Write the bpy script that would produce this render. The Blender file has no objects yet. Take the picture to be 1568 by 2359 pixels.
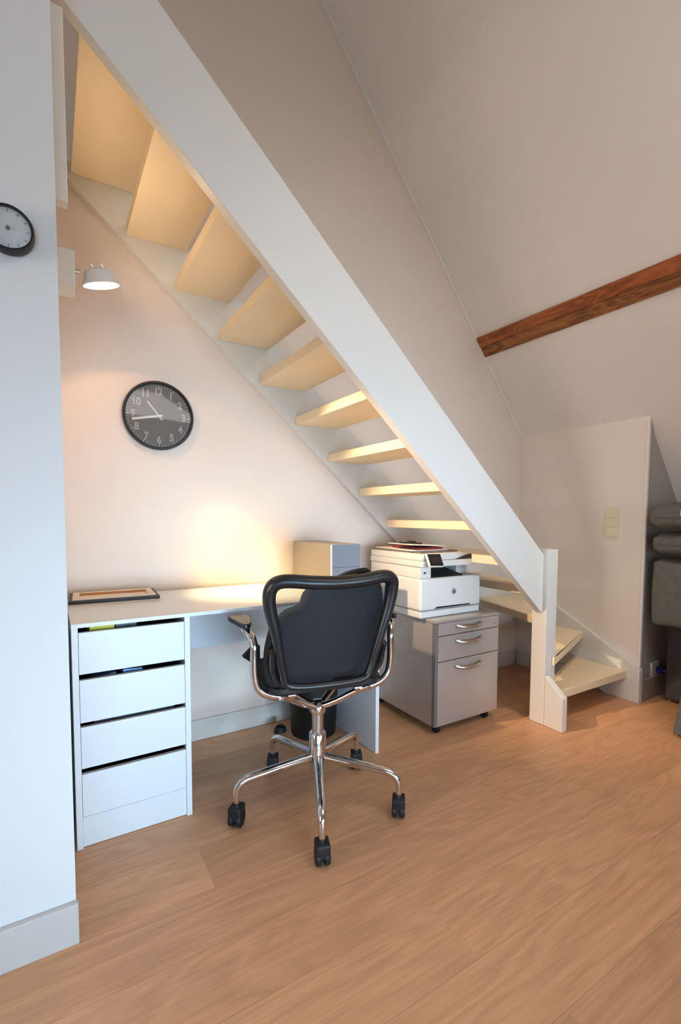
import bpy, bmesh, math, random
from mathutils import Vector, Matrix
random.seed(7)
scene = bpy.context.scene
COL = scene.collection
PI = math.pi

# ------------------------------------------------------------------ materials
def new_mat(name):
    m = bpy.data.materials.new(name); m.use_nodes = True
    nt = m.node_tree; b = nt.nodes['Principled BSDF']
    return m, nt, b

def lin(c):
    return tuple((x/12.92 if x <= 0.04045 else ((x+0.055)/1.055)**2.4) for x in c) + (1.0,)

def mat(name, rgb, rough=0.5, metal=0.0, var=0.03, scale=6.0, bump=0.0, bscale=200.0, coat=0.0, spec=0.5):
    """procedural paint / plastic / metal : slight noise in tone, optional bump. rgb is sRGB 0..1"""
    m, nt, b = new_mat(name)
    c = lin(rgb)
    tc = nt.nodes.new('ShaderNodeTexCoord')
    n = nt.nodes.new('ShaderNodeTexNoise'); n.inputs['Scale'].default_value = scale; n.inputs['Detail'].default_value = 3
    nt.links.new(tc.outputs['Object'], n.inputs['Vector'])
    r = nt.nodes.new('ShaderNodeValToRGB')
    r.color_ramp.elements[0].position = .3; r.color_ramp.elements[1].position = .7
    r.color_ramp.elements[0].color = tuple(x*(1-var) for x in c[:3])+(1,)
    r.color_ramp.elements[1].color = tuple(min(1, x*(1+var)) for x in c[:3])+(1,)
    nt.links.new(n.outputs['Fac'], r.inputs['Fac']); nt.links.new(r.outputs['Color'], b.inputs['Base Color'])
    b.inputs['Roughness'].default_value = rough; b.inputs['Metallic'].default_value = metal
    b.inputs['Specular IOR Level'].default_value = spec
    b.inputs['Coat Weight'].default_value = coat
    if bump:
        n2 = nt.nodes.new('ShaderNodeTexNoise'); n2.inputs['Scale'].default_value = bscale; n2.inputs['Detail'].default_value = 2
        nt.links.new(tc.outputs['Object'], n2.inputs['Vector'])
        bp = nt.nodes.new('ShaderNodeBump'); bp.inputs['Strength'].default_value = bump; bp.inputs['Distance'].default_value = .002
        nt.links.new(n2.outputs['Fac'], bp.inputs['Height']); nt.links.new(bp.outputs['Normal'], b.inputs['Normal'])
    return m

M = {}
M['wall'] = mat('wall_paint', (.955, .915, .875), .75, var=.008, scale=2.0, bump=.03, bscale=350)
M['wall_gable'] = mat('gable_paint', (.93, .87, .82), .75, var=.008, scale=2.0, bump=.03, bscale=350)
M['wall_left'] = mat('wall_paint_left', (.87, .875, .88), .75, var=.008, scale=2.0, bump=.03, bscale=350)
M['ceil'] = mat('ceiling_paint', (.945, .925, .905), .8, var=.008, scale=2.0, bump=.03, bscale=350)
M['alcove'] = mat('shaded_alcove_paint', (.70, .68, .665), .8, var=.01, scale=2.0, bump=.03, bscale=350)  # shade of the alcove wall put into its colour, as in its skirting
M['white_gloss'] = mat('white_stair_lacquer', (.90, .895, .88), .38, var=.008, scale=3, bump=.02, bscale=120)
M['tread'] = mat('cream_stair_tread', (.975, .90, .77), .42, var=.015, scale=5, bump=.03, bscale=90)
M['skirting'] = mat('white_skirting', (.91, .89, .86), .45, var=.01)
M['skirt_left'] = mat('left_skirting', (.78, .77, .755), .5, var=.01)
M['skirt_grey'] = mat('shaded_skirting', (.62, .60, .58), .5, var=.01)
M['melamine'] = mat('white_melamine', (.905, .925, .94), .35, var=.006, scale=4)
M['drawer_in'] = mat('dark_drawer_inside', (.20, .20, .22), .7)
M['black'] = mat('black_plastic', (.105, .11, .12), .33, var=.06)
M['black_matt'] = mat('black_matt_plastic', (.07, .07, .075), .6, var=.1)
M['bin'] = mat('black_bin_plastic', (.045, .045, .05), .5, var=.1)
M['rubber'] = mat('caster_rubber', (.06, .06, .065), .6, var=.1)
M['chrome'] = mat('chrome', (.86, .86, .87), .09, 1.0, var=.01)
M['alu'] = mat('brushed_aluminium', (.80, .80, .80), .25, 1.0, var=.02)
M['cabinet'] = mat('silver_cabinet_lacquer', (.74, .715, .695), .34, .5, var=.015, scale=3)
M['cabinet_edge'] = mat('grey_cabinet_edge', (.50, .50, .50), .45, .4, var=.02)
M['gap'] = mat('dark_gap', (.05, .05, .055), .8)
M['printer'] = mat('printer_shell', (.90, .895, .88), .42, var=.005)
M['printer_line'] = mat('printer_seam', (.55, .55, .54), .6)
M['printer_black'] = mat('printer_black', (.06, .06, .065), .4)
M['screen'] = mat('printer_screen', (.16, .15, .15), .15, var=.1)
M['paper'] = mat('white_paper', (.92, .91, .89), .7)
M['red'] = mat('red_cover', (.55, .10, .08), .5)
M['greybook'] = mat('grey_magazine', (.45, .43, .42), .5, var=.2, scale=30)
M['steelbox'] = mat('silver_box_metal', (.56, .53, .49), .45, .2, var=.02)
M['steelfront'] = mat('grey_box_front', (.54, .57, .62), .4, .2, var=.02)
M['yellow'] = mat('yellow_paper', (.90, .85, .35), .7)
M['blue'] = mat('blue_folder', (.45, .58, .78), .5, var=.1, scale=20)
M['glasspaper'] = mat('grey_papers', (.45, .50, .55), .5, var=.3, scale=40)
M['fabric_bag'] = mat('black_nylon', (.065, .07, .08), .75, var=.25, scale=25, bump=.4, bscale=150)
M['cushion'] = mat('grey_cushion_fabric', (.43, .43, .405), .9, var=.1, scale=30, bump=.3, bscale=500)
M['sofa'] = mat('dark_grey_sofa_fabric', (.25, .255, .265), .9, var=.1, scale=30, bump=.3, bscale=500)
M['sofa_front'] = mat('blue_grey_sofa_fabric', (.36, .375, .395), .9, var=.08, scale=30, bump=.3, bscale=500)
M['switch'] = mat('ivory_switch', (.92, .895, .78), .4)
M['socket'] = mat('white_socket', (.88, .87, .85), .4)
M['plugblue'] = mat('blue_plug', (.10, .14, .45), .35)
M['lampwhite'] = mat('lamp_white', (.86, .87, .87), .4)
M['canvas'] = mat('raw_canvas', (.93, .86, .78), .85, var=.04, scale=40, bump=.2, bscale=600)
M['stretcher'] = mat('pine_stretcher', (.78, .55, .38), .6, var=.08, scale=14)
M['framedark'] = mat('dark_frame', (.13, .12, .13), .45, var=.1)
M['clockrim'] = mat('clock_black_rim', (.05, .045, .045), .3)
M['dial'] = mat('clock_dial_veiled', (.40, .405, .41), .6)  # dark dial lightened to grey, painting in the reflection on its glass
M['dial_white'] = mat('clock_white_dial', (.80, .84, .86), .5, var=.05)
M['numeral'] = mat('clock_white_print', (.86, .86, .84), .6)
M['hand'] = mat('clock_hand_silver', (.88, .88, .86), .35)

def mat_glass(name, fac=.3, rough=.02):
    m, nt, b = new_mat(name)
    out = nt.nodes['Material Output']
    tr = nt.nodes.new('ShaderNodeBsdfTransparent'); gl = nt.nodes.new('ShaderNodeBsdfGlossy')
    gl.inputs['Roughness'].default_value = rough
    mx = nt.nodes.new('ShaderNodeMixShader'); mx.inputs[0].default_value = fac
    nt.links.new(tr.outputs[0], mx.inputs[1]); nt.links.new(gl.outputs[0], mx.inputs[2]); nt.links.new(mx.outputs[0], out.inputs['Surface'])
    return m
M['clockglass'] = mat_glass('clock_glass', .07, .04)

def mat_emit(name, rgb, s):
    m, nt, b = new_mat(name)
    b.inputs['Base Color'].default_value = rgb+(1,)
    b.inputs['Emission Color'].default_value = rgb+(1,); b.inputs['Emission Strength'].default_value = s
    return m
M['bulb'] = mat_emit('lamp_glowing_lens', (1.0, .93, .82), 9.0)

def mat_mesh():
    m, nt, b = new_mat('chair_back_mesh')
    out = nt.nodes['Material Output']
    b.inputs['Base Color'].default_value = (.012, .013, .016, 1); b.inputs['Roughness'].default_value = .5
    tc = nt.nodes.new('ShaderNodeTexCoord')
    w = nt.nodes.new('ShaderNodeTexWave'); w.wave_type = 'BANDS'; w.bands_direction = 'X'
    w.inputs['Scale'].default_value = 55; w.inputs['Distortion'].default_value = .3
    w2 = nt.nodes.new('ShaderNodeTexWave'); w2.wave_type = 'BANDS'; w2.bands_direction = 'Z'
    w2.inputs['Scale'].default_value = 75; w2.inputs['Distortion'].default_value = .3
    nt.links.new(tc.outputs['Object'], w.inputs['Vector']); nt.links.new(tc.outputs['Object'], w2.inputs['Vector'])
    mul = nt.nodes.new('ShaderNodeMath'); mul.operation = 'MULTIPLY'
    nt.links.new(w.outputs['Fac'], mul.inputs[0]); nt.links.new(w2.outputs['Fac'], mul.inputs[1])
    rp = nt.nodes.new('ShaderNodeMapRange'); rp.inputs['To Min'].default_value = .55; rp.inputs['To Max'].default_value = 0.0
    nt.links.new(mul.outputs[0], rp.inputs['Value'])
    tr = nt.nodes.new('ShaderNodeBsdfTransparent'); mx = nt.nodes.new('ShaderNodeMixShader')
    nt.links.new(rp.outputs[0], mx.inputs[0]); nt.links.new(tr.outputs[0], mx.inputs[1]); nt.links.new(b.outputs[0], mx.inputs[2])
    nt.links.new(mx.outputs[0], out.inputs['Surface'])
    return m
M['mesh'] = mat_mesh()

def mat_floor():
    m, nt, b = new_mat('oak_plank_floor')
    N = nt.nodes.new; L = nt.links.new
    uv = N('ShaderNodeUVMap'); uv.uv_map = 'plank'
    at = N('ShaderNodeAttribute'); at.attribute_name = 'tone'
    sep = N('ShaderNodeSeparateXYZ'); L(uv.outputs[0], sep.inputs[0])
    sc = N('ShaderNodeSeparateColor'); L(at.outputs['Color'], sc.inputs[0])
    # every plank shifts its own grain
    off = N('ShaderNodeVectorMath'); off.operation = 'SCALE'; off.inputs['Scale'].default_value = 37.0
    L(at.outputs['Color'], off.inputs[0])
    add = N('ShaderNodeVectorMath'); add.operation = 'ADD'; L(uv.outputs[0], add.inputs[0]); L(off.outputs[0], add.inputs[1])
    def stretched(sx, sy, scale, detail, rough=.55, dist=0.0):
        mp = N('ShaderNodeMapping'); mp.inputs['Scale'].default_value = (sx, sy, 1); L(add.outputs[0], mp.inputs['Vector'])
        n = N('ShaderNodeTexNoise'); n.inputs['Scale'].default_value = scale; n.inputs['Detail'].default_value = detail
        n.inputs['Roughness'].default_value = rough; n.inputs['Distortion'].default_value = dist
        L(mp.outputs[0], n.inputs['Vector']); return n
    big = stretched(1.2, 7.0, 1.0, 2.0, dist=.6)
    fine = stretched(6.0, 120.0, 1.0, 4.0)
    # cathedral figure : bands taken from a smooth stretched noise
    mr = N('ShaderNodeMath'); mr.operation = 'MULTIPLY'; mr.inputs[1].default_value = 16.0; L(big.outputs['Fac'], mr.inputs[0])
    fr = N('ShaderNodeMath'); fr.operation = 'PINGPONG'; fr.inputs[1].default_value = 1.0; L(mr.outputs[0], fr.inputs[0])
    cr = N('ShaderNodeValToRGB')
    cr.color_ramp.elements[0].color = lin((.77, .58, .435)); cr.color_ramp.elements[1].color = lin((.92, .715, .55))
    L(fr.outputs[0], cr.inputs['Fac'])
    f2 = N('ShaderNodeValToRGB'); f2.color_ramp.elements[0].position = .35; f2.color_ramp.elements[1].position = .7
    f2.color_ramp.elements[0].color = (.86, .86, .86, 1); f2.color_ramp.elements[1].color = (1.06, 1.06, 1.06, 1)
    L(fine.outputs['Fac'], f2.inputs['Fac'])
    base = N('ShaderNodeMixRGB'); base.blend_type = 'MIX'; base.inputs['Fac'].default_value = .36
    base.inputs[1].default_value = lin((.87, .66, .495)); L(cr.outputs[0], base.inputs[2])
    m1 = N('ShaderNodeMixRGB'); m1.blend_type = 'MULTIPLY'; m1.inputs['Fac'].default_value = .8
    L(base.outputs[0], m1.inputs[1]); L(f2.outputs[0], m1.inputs[2])
    tone = N('ShaderNodeMapRange'); tone.inputs['To Min'].default_value = .86; tone.inputs['To Max'].default_value = 1.08
    L(sc.outputs[0], tone.inputs['Value'])
    m2 = N('ShaderNodeVectorMath'); m2.operation = 'SCALE'; L(m1.outputs[0], m2.inputs[0]); L(tone.outputs[0], m2.inputs['Scale'])
    # dark hairline at the long edges (v = 0 .. 0.183 m)
    e1 = N('ShaderNodeMath'); e1.operation = 'SUBTRACT'; e1.inputs[1].default_value = .0915; L(sep.outputs['Y'], e1.inputs[0])
    e2 = N('ShaderNodeMath'); e2.operation = 'ABSOLUTE'; L(e1.outputs[0], e2.inputs[0])
    e3 = N('ShaderNodeMapRange'); e3.inputs['From Min'].default_value = .0900; e3.inputs['From Max'].default_value = .0915
    e3.inputs['To Min'].default_value = 1.0; e3.inputs['To Max'].default_value = .68; L(e2.outputs[0], e3.inputs['Value'])
    m3 = N('ShaderNodeVectorMath'); m3.operation = 'SCALE'; L(m2.outputs[0], m3.inputs[0]); L(e3.outputs[0], m3.inputs['Scale'])
    L(m3.outputs[0], b.inputs['Base Color'])
    b.inputs['Roughness'].default_value = .42; b.inputs['Specular IOR Level'].default_value = .42
    bp = N('ShaderNodeBump'); bp.inputs['Strength'].default_value = .08; bp.inputs['Distance'].default_value = .002
    L(fine.outputs['Fac'], bp.inputs['Height']); L(bp.outputs[0], b.inputs['Normal'])
    return m
M['floor'] = mat_floor()

def mat_beam(name, c0, c1, seed):
    m, nt, b = new_mat(name)
    N = nt.nodes.new; L = nt.links.new
    tc = N('ShaderNodeTexCoord'); mp = N('ShaderNodeMapping')
    mp.inputs['Scale'].default_value = (9, 1.6, 9); mp.inputs['Location'].default_value = (seed, seed*2, 0)
    L(tc.outputs['Object'], mp.inputs['Vector'])
    n = N('ShaderNodeTexNoise'); n.inputs['Scale'].default_value = 1.6; n.inputs['Detail'].default_value = 2; n.inputs['Distortion'].default_value = .8
    L(mp.outputs[0], n.inputs['Vector'])
    mu = N('ShaderNodeMath'); mu.operation = 'MULTIPLY'; mu.inputs[1].default_value = 14; L(n.outputs['Fac'], mu.inputs[0])
    pp = N('ShaderNodeMath'); pp.operation = 'PINGPONG'; pp.inputs[1].default_value = 1; L(mu.outputs[0], pp.inputs[0])
    cr = N('ShaderNodeValToRGB'); cr.color_ramp.elements[0].color = lin(c0); cr.color_ramp.elements[1].color = lin(c1)
    L(pp.outputs[0], cr.inputs['Fac'])
    v = N('ShaderNodeTexVoronoi'); v.inputs['Scale'].default_value = .55; L(mp.outputs[0], v.inputs['Vector'])
    kr = N('ShaderNodeValToRGB'); kr.color_ramp.elements[0].position = .03; kr.color_ramp.elements[1].position = .12
    kr.color_ramp.elements[0].color = (.25, .22, .2, 1); kr.color_ramp.elements[1].color = (1, 1, 1, 1)
    L(v.outputs['Distance'], kr.inputs['Fac'])
    mm = N('ShaderNodeMixRGB'); mm.blend_type = 'MULTIPLY'; mm.inputs['Fac'].default_value = 1
    L(cr.outputs[0], mm.inputs[1]); L(kr.outputs[0], mm.inputs[2]); L(mm.outputs[0], b.inputs['Base Color'])
    b.inputs['Roughness'].default_value = .55
    return m
M['beam_a'] = mat_beam('stained_beam_upper', (.52, .26, .12), (.70, .40, .21), 1.0)
M['beam_b'] = mat_beam('stained_beam_lower', (.42, .24, .115), (.65, .42, .22), 4.3)

# ------------------------------------------------------------------ mesh helpers
def add_box(bm, x0, x1, y0, y1, z0, z1, bev=0.0, seg=2):
    vs = [bm.verts.new((x, y, z)) for x in (x0, x1) for y in (y0, y1) for z in (z0, z1)]
    idx = [(0, 1, 3, 2), (4, 6, 7, 5), (0, 4, 5, 1), (2, 3, 7, 6), (0, 2, 6, 4), (1, 5, 7, 3)]
    fs = [bm.faces.new([vs[i] for i in f]) for f in idx]
    if bev:
        es = list({e for f in fs for e in f.edges})
        bmesh.ops.bevel(bm, geom=es, offset=bev, segments=seg, profile=.7, affect='EDGES')
    return fs

def add_prism(bm, pts, axis, a, b, bev=0.0, seg=2):
    """extrude a 2-D polygon along an axis; pts are in the two other axes in xyz order"""
    def P(p, t):
        return {'x': (t, p[0], p[1]), 'y': (p[0], t, p[1]), 'z': (p[0], p[1], t)}[axis]
    v0 = [bm.verts.new(P(p, a)) for p in pts]; v1 = [bm.verts.new(P(p, b)) for p in pts]
    n = len(pts)
    fs = [bm.faces.new(v0), bm.faces.new(v1[::-1])]
    for i in range(n):
        fs.append(bm.faces.new([v0[i], v1[i], v1[(i+1) % n], v0[(i+1) % n]]))
    bmesh.ops.recalc_face_normals(bm, faces=fs)
    if bev:
        es = list({e for f in fs for e in f.edges})
        bmesh.ops.bevel(bm, geom=es, offset=bev, segments=seg, profile=.7, affect='EDGES')
    return fs

def smooth_path(pts, n=6, closed=False):
    """Catmull-Rom through the points"""
    P = [Vector(p) for p in pts]; out = []
    N = len(P); rng = range(N if closed else N-1)
    for i in rng:
        if closed:
            p0, p1, p2, p3 = P[i-1], P[i], P[(i+1) % N], P[(i+2) % N]
        else:
            p0 = P[i-1] if i else P[0]*2-P[1]; p1 = P[i]; p2 = P[i+1]; p3 = P[i+2] if i+2 < N else P[-1]*2-P[-2]
        for k in range(n):
            t = k/n
            out.append(.5*((2*p1)+(p2-p0)*t+(2*p0-5*p1+4*p2-p3)*t*t+(3*p1-p0-3*p2+p3)*t**3))
    if not closed: out.append(P[-1])
    return out

def add_tube(bm, path, r, n=10, closed=False, cap=True, sect=None, up=None):
    """sweep a circle (or a section list of (a,b)) along a path; r number or list"""
    P = [Vector(p) for p in path]; N = len(P); rings = []
    nrm = None
    for i in range(N):
        if closed: t = (P[(i+1) % N]-P[i-1]).normalized()
        else: t = (P[min(i+1, N-1)]-P[max(i-1, 0)]).normalized()
        if up is not None:
            nrm = Vector(up); nrm = (nrm-t*nrm.dot(t)).normalized()
        elif nrm is None:
            a = Vector((0, 0, 1)) if abs(t.z) < .9 else Vector((1, 0, 0))
            nrm = (a-t*a.dot(t)).normalized()
        else:
            nrm = (nrm-t*nrm.dot(t)).normalized()
        bn = t.cross(nrm)
        rr = r[i] if isinstance(r, (list, tuple)) else r
        if sect: ring = [bm.verts.new(P[i]+nrm*a*rr+bn*b*rr) for a, b in sect]
        else: ring = [bm.verts.new(P[i]+nrm*math.cos(2*PI*k/n)*rr+bn*math.sin(2*PI*k/n)*rr) for k in range(n)]
        rings.append(ring)
    k = len(rings[0]); fs = []
    for i in range(N if closed else N-1):
        A, B = rings[i], rings[(i+1) % N]
        for j in range(k): fs.append(bm.faces.new([A[j], A[(j+1) % k], B[(j+1) % k], B[j]]))
    if cap and not closed:
        fs.append(bm.faces.new(rings[0][::-1])); fs.append(bm.faces.new(rings[-1]))
    bmesh.ops.recalc_face_normals(bm, faces=fs)
    return fs

def add_lathe(bm, prof, n=32, mat4=None):
    """profile [(r,z)] around z; r==0 ends are closed"""
    rings = []
    for r, z in prof:
        if r < 1e-6: rings.append([bm.verts.new((0, 0, z))])
        else: rings.append([bm.verts.new((r*math.cos(2*PI*k/n), r*math.sin(2*PI*k/n), z)) for k in range(n)])
    fs = []
    for A, B in zip(rings, rings[1:]):
        for j in range(n):
            j2 = (j+1) % n
            q = [A[j % len(A)], A[j2 % len(A)], B[j2 % len(B)], B[j % len(B)]]
            u = []
            for v in q:
                if v not in u: u.append(v)
            if len(u) > 2: fs.append(bm.faces.new(u))
    for R_, rev in ((rings[0], True), (rings[-1], False)):
        if len(R_) > 2: fs.append(bm.faces.new(R_[::-1] if rev else R_))
    bmesh.ops.recalc_face_normals(bm, faces=fs)
    if mat4 is not None:
        vs = {v for R_ in rings for v in R_}
        bmesh.ops.transform(bm, matrix=mat4, verts=list(vs))
    return fs

def obj(name, bm, m, parent=None, smooth=False, autosmooth=None):
    me = bpy.data.meshes.new(name)
    bm.normal_update()
    bm.to_mesh(me); bm.free()
    if m is not None: me.materials.append(m)
    o = bpy.data.objects.new(name, me); COL.objects.link(o)
    if smooth or autosmooth:
        for p in me.polygons: p.use_smooth = True
        if autosmooth:
            me.set_sharp_from_angle(angle=math.radians(autosmooth))
    if parent is not None: o.parent = parent
    return o

def thing(name, label, cat, loc=(0, 0, 0), rotz=0.0, group=None):
    o = bpy.data.objects.new(name, None); COL.objects.link(o)
    o.location = loc; o.rotation_euler = (0, 0, rotz); o.empty_display_size = .1
    o['label'] = label; o['category'] = cat
    if group: o['group'] = group
    return o

def tag(o, label, cat, group=None):
    o['label'] = label; o['category'] = cat
    if group: o['group'] = group
    return o

def struct(name, bm, m, label=None, cat=None, **k):
    o = obj(name, bm, m, **k); o['kind'] = 'structure'
    if label: o['label'] = label; o['category'] = cat
    return o

def BM(): return bmesh.new()
def boxes(*bs, bev=0.0):
    bm = BM()
    for b in bs: add_box(bm, *b, bev=bev)
    return bm

# ------------------------------------------------------------------ camera (solved from the photograph)
CAM = Vector((-.0254, -2.2337, 1.0693)); F_PX = 1087.32
yaw, pit, rol = .5503, -.0571, .0041
fw = Vector((math.sin(yaw)*math.cos(pit), math.cos(yaw)*math.cos(pit), math.sin(pit)))
rt = Vector((math.cos(yaw), -math.sin(yaw), 0)); up = rt.cross(fw)
rt, up = rt*math.cos(rol)+up*math.sin(rol), up*math.cos(rol)-rt*math.sin(rol)
cd = bpy.data.cameras.new('camera'); cam = bpy.data.objects.new('camera', cd); COL.objects.link(cam)
cd.sensor_fit = 'HORIZONTAL'; cd.sensor_width = 36.0; cd.lens = F_PX/1568*36.0; cd.shift_y = 71.38/1568
cd.clip_start = .02
mw = Matrix((rt, up, -fw)).transposed().to_4x4(); mw.translation = CAM
cam.matrix_world = mw
scene.camera = cam

# ------------------------------------------------------------------ setting
YL = -.9231            # face of the left wall
XK, YK, HK, SL = 2.856, -.8481, 1.637, 1.2506   # knee wall, roof slope
def roof_z(x): return HK-SL*(x-XK)
RX0 = .35              # ridge
def roof2_z(x): return roof_z(RX0)-SL*(RX0-x)

# floor : planks as separate faces of one mesh, own uv + tone per plank
bm = BM(); uvl = bm.loops.layers.uv.new('plank'); col = bm.loops.layers.float_color.new('tone')
PW = .183; joints = {-2: [1.63], -3: [1.745, -.35], -4: [.833], -1: [.35, 2.3], 0: [1.2], -5: [1.9, -.2], -6: [.9]}
X0, X1 = -3.0, 5.2
for r in range(-22, 5):
    y0 = -.755+PW*r; y1 = y0+PW
    if y0 > .12: continue
    js = joints.get(r+0, [random.uniform(-.5, 2.5)])
    # extend to both ends with 1.9 m boards
    js = sorted(js); cuts = list(js)
    while cuts[0] > X0: cuts.insert(0, cuts[0]-1.9)
    while cuts[-1] < X1: cuts.append(cuts[-1]+1.9)
    cuts[0] = max(cuts[0], X0-.5); cuts[-1] = min(cuts[-1], X1+.5)
    for a, b in zip(cuts, cuts[1:]):
        vs = [bm.verts.new((a, y0, 0)), bm.verts.new((b, y0, 0)), bm.verts.new((b, y1, 0)), bm.verts.new((a, y1, 0))]
        f = bm.faces.new(vs); t = (random.random(), random.random(), random.random(), 1)
        for l, (u, v) in zip(f.loops, ((0, 0), (b-a, 0), (b-a, PW), (0, PW))):
            l[uvl].uv = (u+t[1]*5, v); l[col] = t
struct('floor', bm, M['floor'])

# back wall (gable) : one sheet whose right edge follows the roof slope
bm = BM(); add_prism(bm, [(-.12, 0), (XK, 0), (XK, HK), (RX0, roof_z(RX0)), (-.12, roof2_z(-.12))], 'y', 0, .12)
struct('wall_back', bm, M['wall_gable'])
# left wall face that stands in front of the stair niche, and the niche's own side wall
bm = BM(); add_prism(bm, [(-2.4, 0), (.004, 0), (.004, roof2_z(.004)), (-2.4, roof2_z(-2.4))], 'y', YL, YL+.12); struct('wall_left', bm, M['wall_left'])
bm = BM(); add_box(bm, -.12, 0, YL+.12, 0, 0, 2.42); struct('wall_niche', bm, M['wall'])
# knee wall : the boxed stub under the roof at the right
top = 4.0
bm = BM(); add_prism(bm, [(0, 0), (YK, 0), (YK, HK), (0, HK)], 'x', XK, XK+.02)
struct('wall_right', bm, M['wall'])
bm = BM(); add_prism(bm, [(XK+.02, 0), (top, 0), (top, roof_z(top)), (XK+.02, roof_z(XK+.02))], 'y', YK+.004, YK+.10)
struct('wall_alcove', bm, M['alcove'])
# sloping roof ceiling, two pitches
bm = BM(); n = Vector((SL, 0, 1)).normalized()*.12
def slab(xa, xb, ya, yb):
    pts = [(xa, roof_z(xa)), (xb, roof_z(xb)), (xb+n.x, roof_z(xb)+n.z), (xa+n.x, roof_z(xa)+n.z)]
    add_prism(bm, pts, 'y', ya, yb)
slab(RX0, 4.13, -4.6, .12)
pts = [(RX0, roof_z(RX0)), (-2.4, roof2_z(-2.4)), (-2.4-n.x, roof2_z(-2.4)+n.z), (RX0-n.x, roof_z(RX0)+n.z)]
add_prism(bm, pts, 'y', -4.6, .12)
struct('ceiling', bm, M['ceil'])
# the unseen rest of the attic room behind the camera
bm = BM(); add_prism(bm, [(-2.4, 0), (4.13, 0), (4.13, .04), (RX0, roof_z(RX0)), (-2.4, roof2_z(-2.4))], 'y', -4.72, -4.6)
struct('wall_rear', bm, M['wall'])
bm = BM(); add_box(bm, -2.52, -2.4, -4.6, YL+.12, 0, roof2_z(-2.4)); struct('wall_side', bm, M['wall'])
# fine corner bead where the roof meets the back wall
bm = BM(); a = (2.856, HK); b = (.36, roof_z(.36)); d = Vector((-1, SL)).normalized(); q = Vector((-SL, -1)).normalized()*.012
add_prism(bm, [(a[0], a[1]), (b[0], b[1]), (b[0]+q.x, b[1]+q.y), (a[0]+q.x, a[1]+q.y)], 'y', -.012, -.0005)
struct('trim_1', bm, M['ceil'])
# corner bead on the front edge of the knee wall
bm = BM(); add_box(bm, XK-.006, XK+.012, YK-.006, YK+.010, .2, HK-.004, bev=.004); struct('trim_2', bm, M['ceil'])
# vertical batten at the top of the niche, beside the left wall
bm = BM(); add_box(bm, .001, .034, -.80, -.765, 1.866, 2.335, bev=.003); struct('trim_3', bm, M['white_gloss'])

def skirt(name, bx, m):
    bm = BM(); add_box(bm, *bx, bev=.004); struct(name, bm, m)
skirt('baseboard_back', (0.002, XK-.037, -.016, -.0005, 0, .097), M['skirting'])
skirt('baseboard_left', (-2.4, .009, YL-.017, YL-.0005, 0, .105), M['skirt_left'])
skirt('baseboard_right', (XK-.016, XK-.0005, -.60, -.017, 0, .097), M['skirting'])
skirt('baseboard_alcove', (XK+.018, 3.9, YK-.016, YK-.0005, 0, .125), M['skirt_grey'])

# ------------------------------------------------------------------ staircase
st = thing('staircase', 'white painted open staircase with winder steps climbing over the desk', 'staircase', (2.14, -.72, 0))
def sp(name, bm, m, **k):
    o = obj(name, bm, m, st, **k); o.matrix_parent_inverse = Matrix.Translation((-2.14, .72, 0)); return o
lo = lambda x: 2.4405-.888*x
hi = lambda x: 2.7805-.907*x
YS = -.741
bm = BM(); add_prism(bm, [(.004, lo(.004)), (2.099, lo(2.099)), (2.099, hi(2.099)), (.004, hi(.004))], 'y', YS, YS+.04, bev=.003)
o = sp('stringer', bm, M['white_gloss']); o['label'] = 'broad white outer stringer'
bm = BM()
low = [(.03, lo(.03)), (2.2, lo(2.2)), (2.5, .40), (2.815, .36)]
upp = [(2.815, .80), (2.45, .80), (2.2, hi(2.2)+.03), (2.05, hi(2.05)), (.03, hi(.03))]
add_prism(bm, low+upp, 'y', -.035, -.0008)
o = sp('stringer', bm, M['white_gloss']); o['label'] = 'inner stringer against the back wall'
bm = BM()
kp = [(-.869, .001), (-.869, .195), (-.80, .232), (-.539, .372), (-.336, .475), (-.16, .64), (-.036, .80), (-.036, .33), (-.22, .31), (-.50, .16), (-.66, .001)]
add_prism(bm, kp, 'x', XK-.036, XK-.0008, bev=.003)
o = sp('stringer', bm, M['white_gloss']); o['label'] = 'short stringer on the side wall'
bm = BM()
add_prism(bm, [(-.866, .001), (-.866, .170), (-.7645, .258), (-.7645, .001)], 'x', 2.102, 2.140, bev=.004)
o = sp('stringer', bm, M['white_gloss']); o['label'] = 'stub of outer stringer at the first step'
bm = BM(); add_box(bm, 2.1, 2.1837, -.7638, -.680, .001, .904, bev=.005)
sp('newel_post', bm, M['white_gloss'])
TH = .042
def tread(poly, ztop):
    bm = BM(); add_prism(bm, poly, 'z', ztop-TH, ztop, bev=.004); sp('tread', bm, M['tread'])
for k in range(-1, 8):                       # nine straight treads, from the top down
    xr = .272+.1944*k; zt = 2.231-.1750*k+TH
    xf = xr+.247
    tread([(xr, -.7005), (xf, -.7005), (xf, -.0355), (xr, -.0355)], zt)
tread([(1.825, -.7005), (2.06, -.7005), (2.098, -.679), (2.14, -.679), (2.19, -.0355), (1.825, -.0355)], .875)
tread([(2.105, -.679), (2.185, -.679), (2.43, -.0355), (2.13, -.0355)], .70)
tread([(2.195, -.69), (2.385, -.0355), (2.819, -.0355), (2.819, -.22), (2.195, -.735)], .525)
tread([(2.186, -.66), (2.186, -.765), (2.15, -.765), (2.15, -.782), (2.819, -.528), (2.819, -.17)], .35)
tread([(2.142, -.80), (2.819, -.80), (2.819, -.47), (2.186, -.70), (2.186, -.766), (2.142, -.766)], .175)

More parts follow.
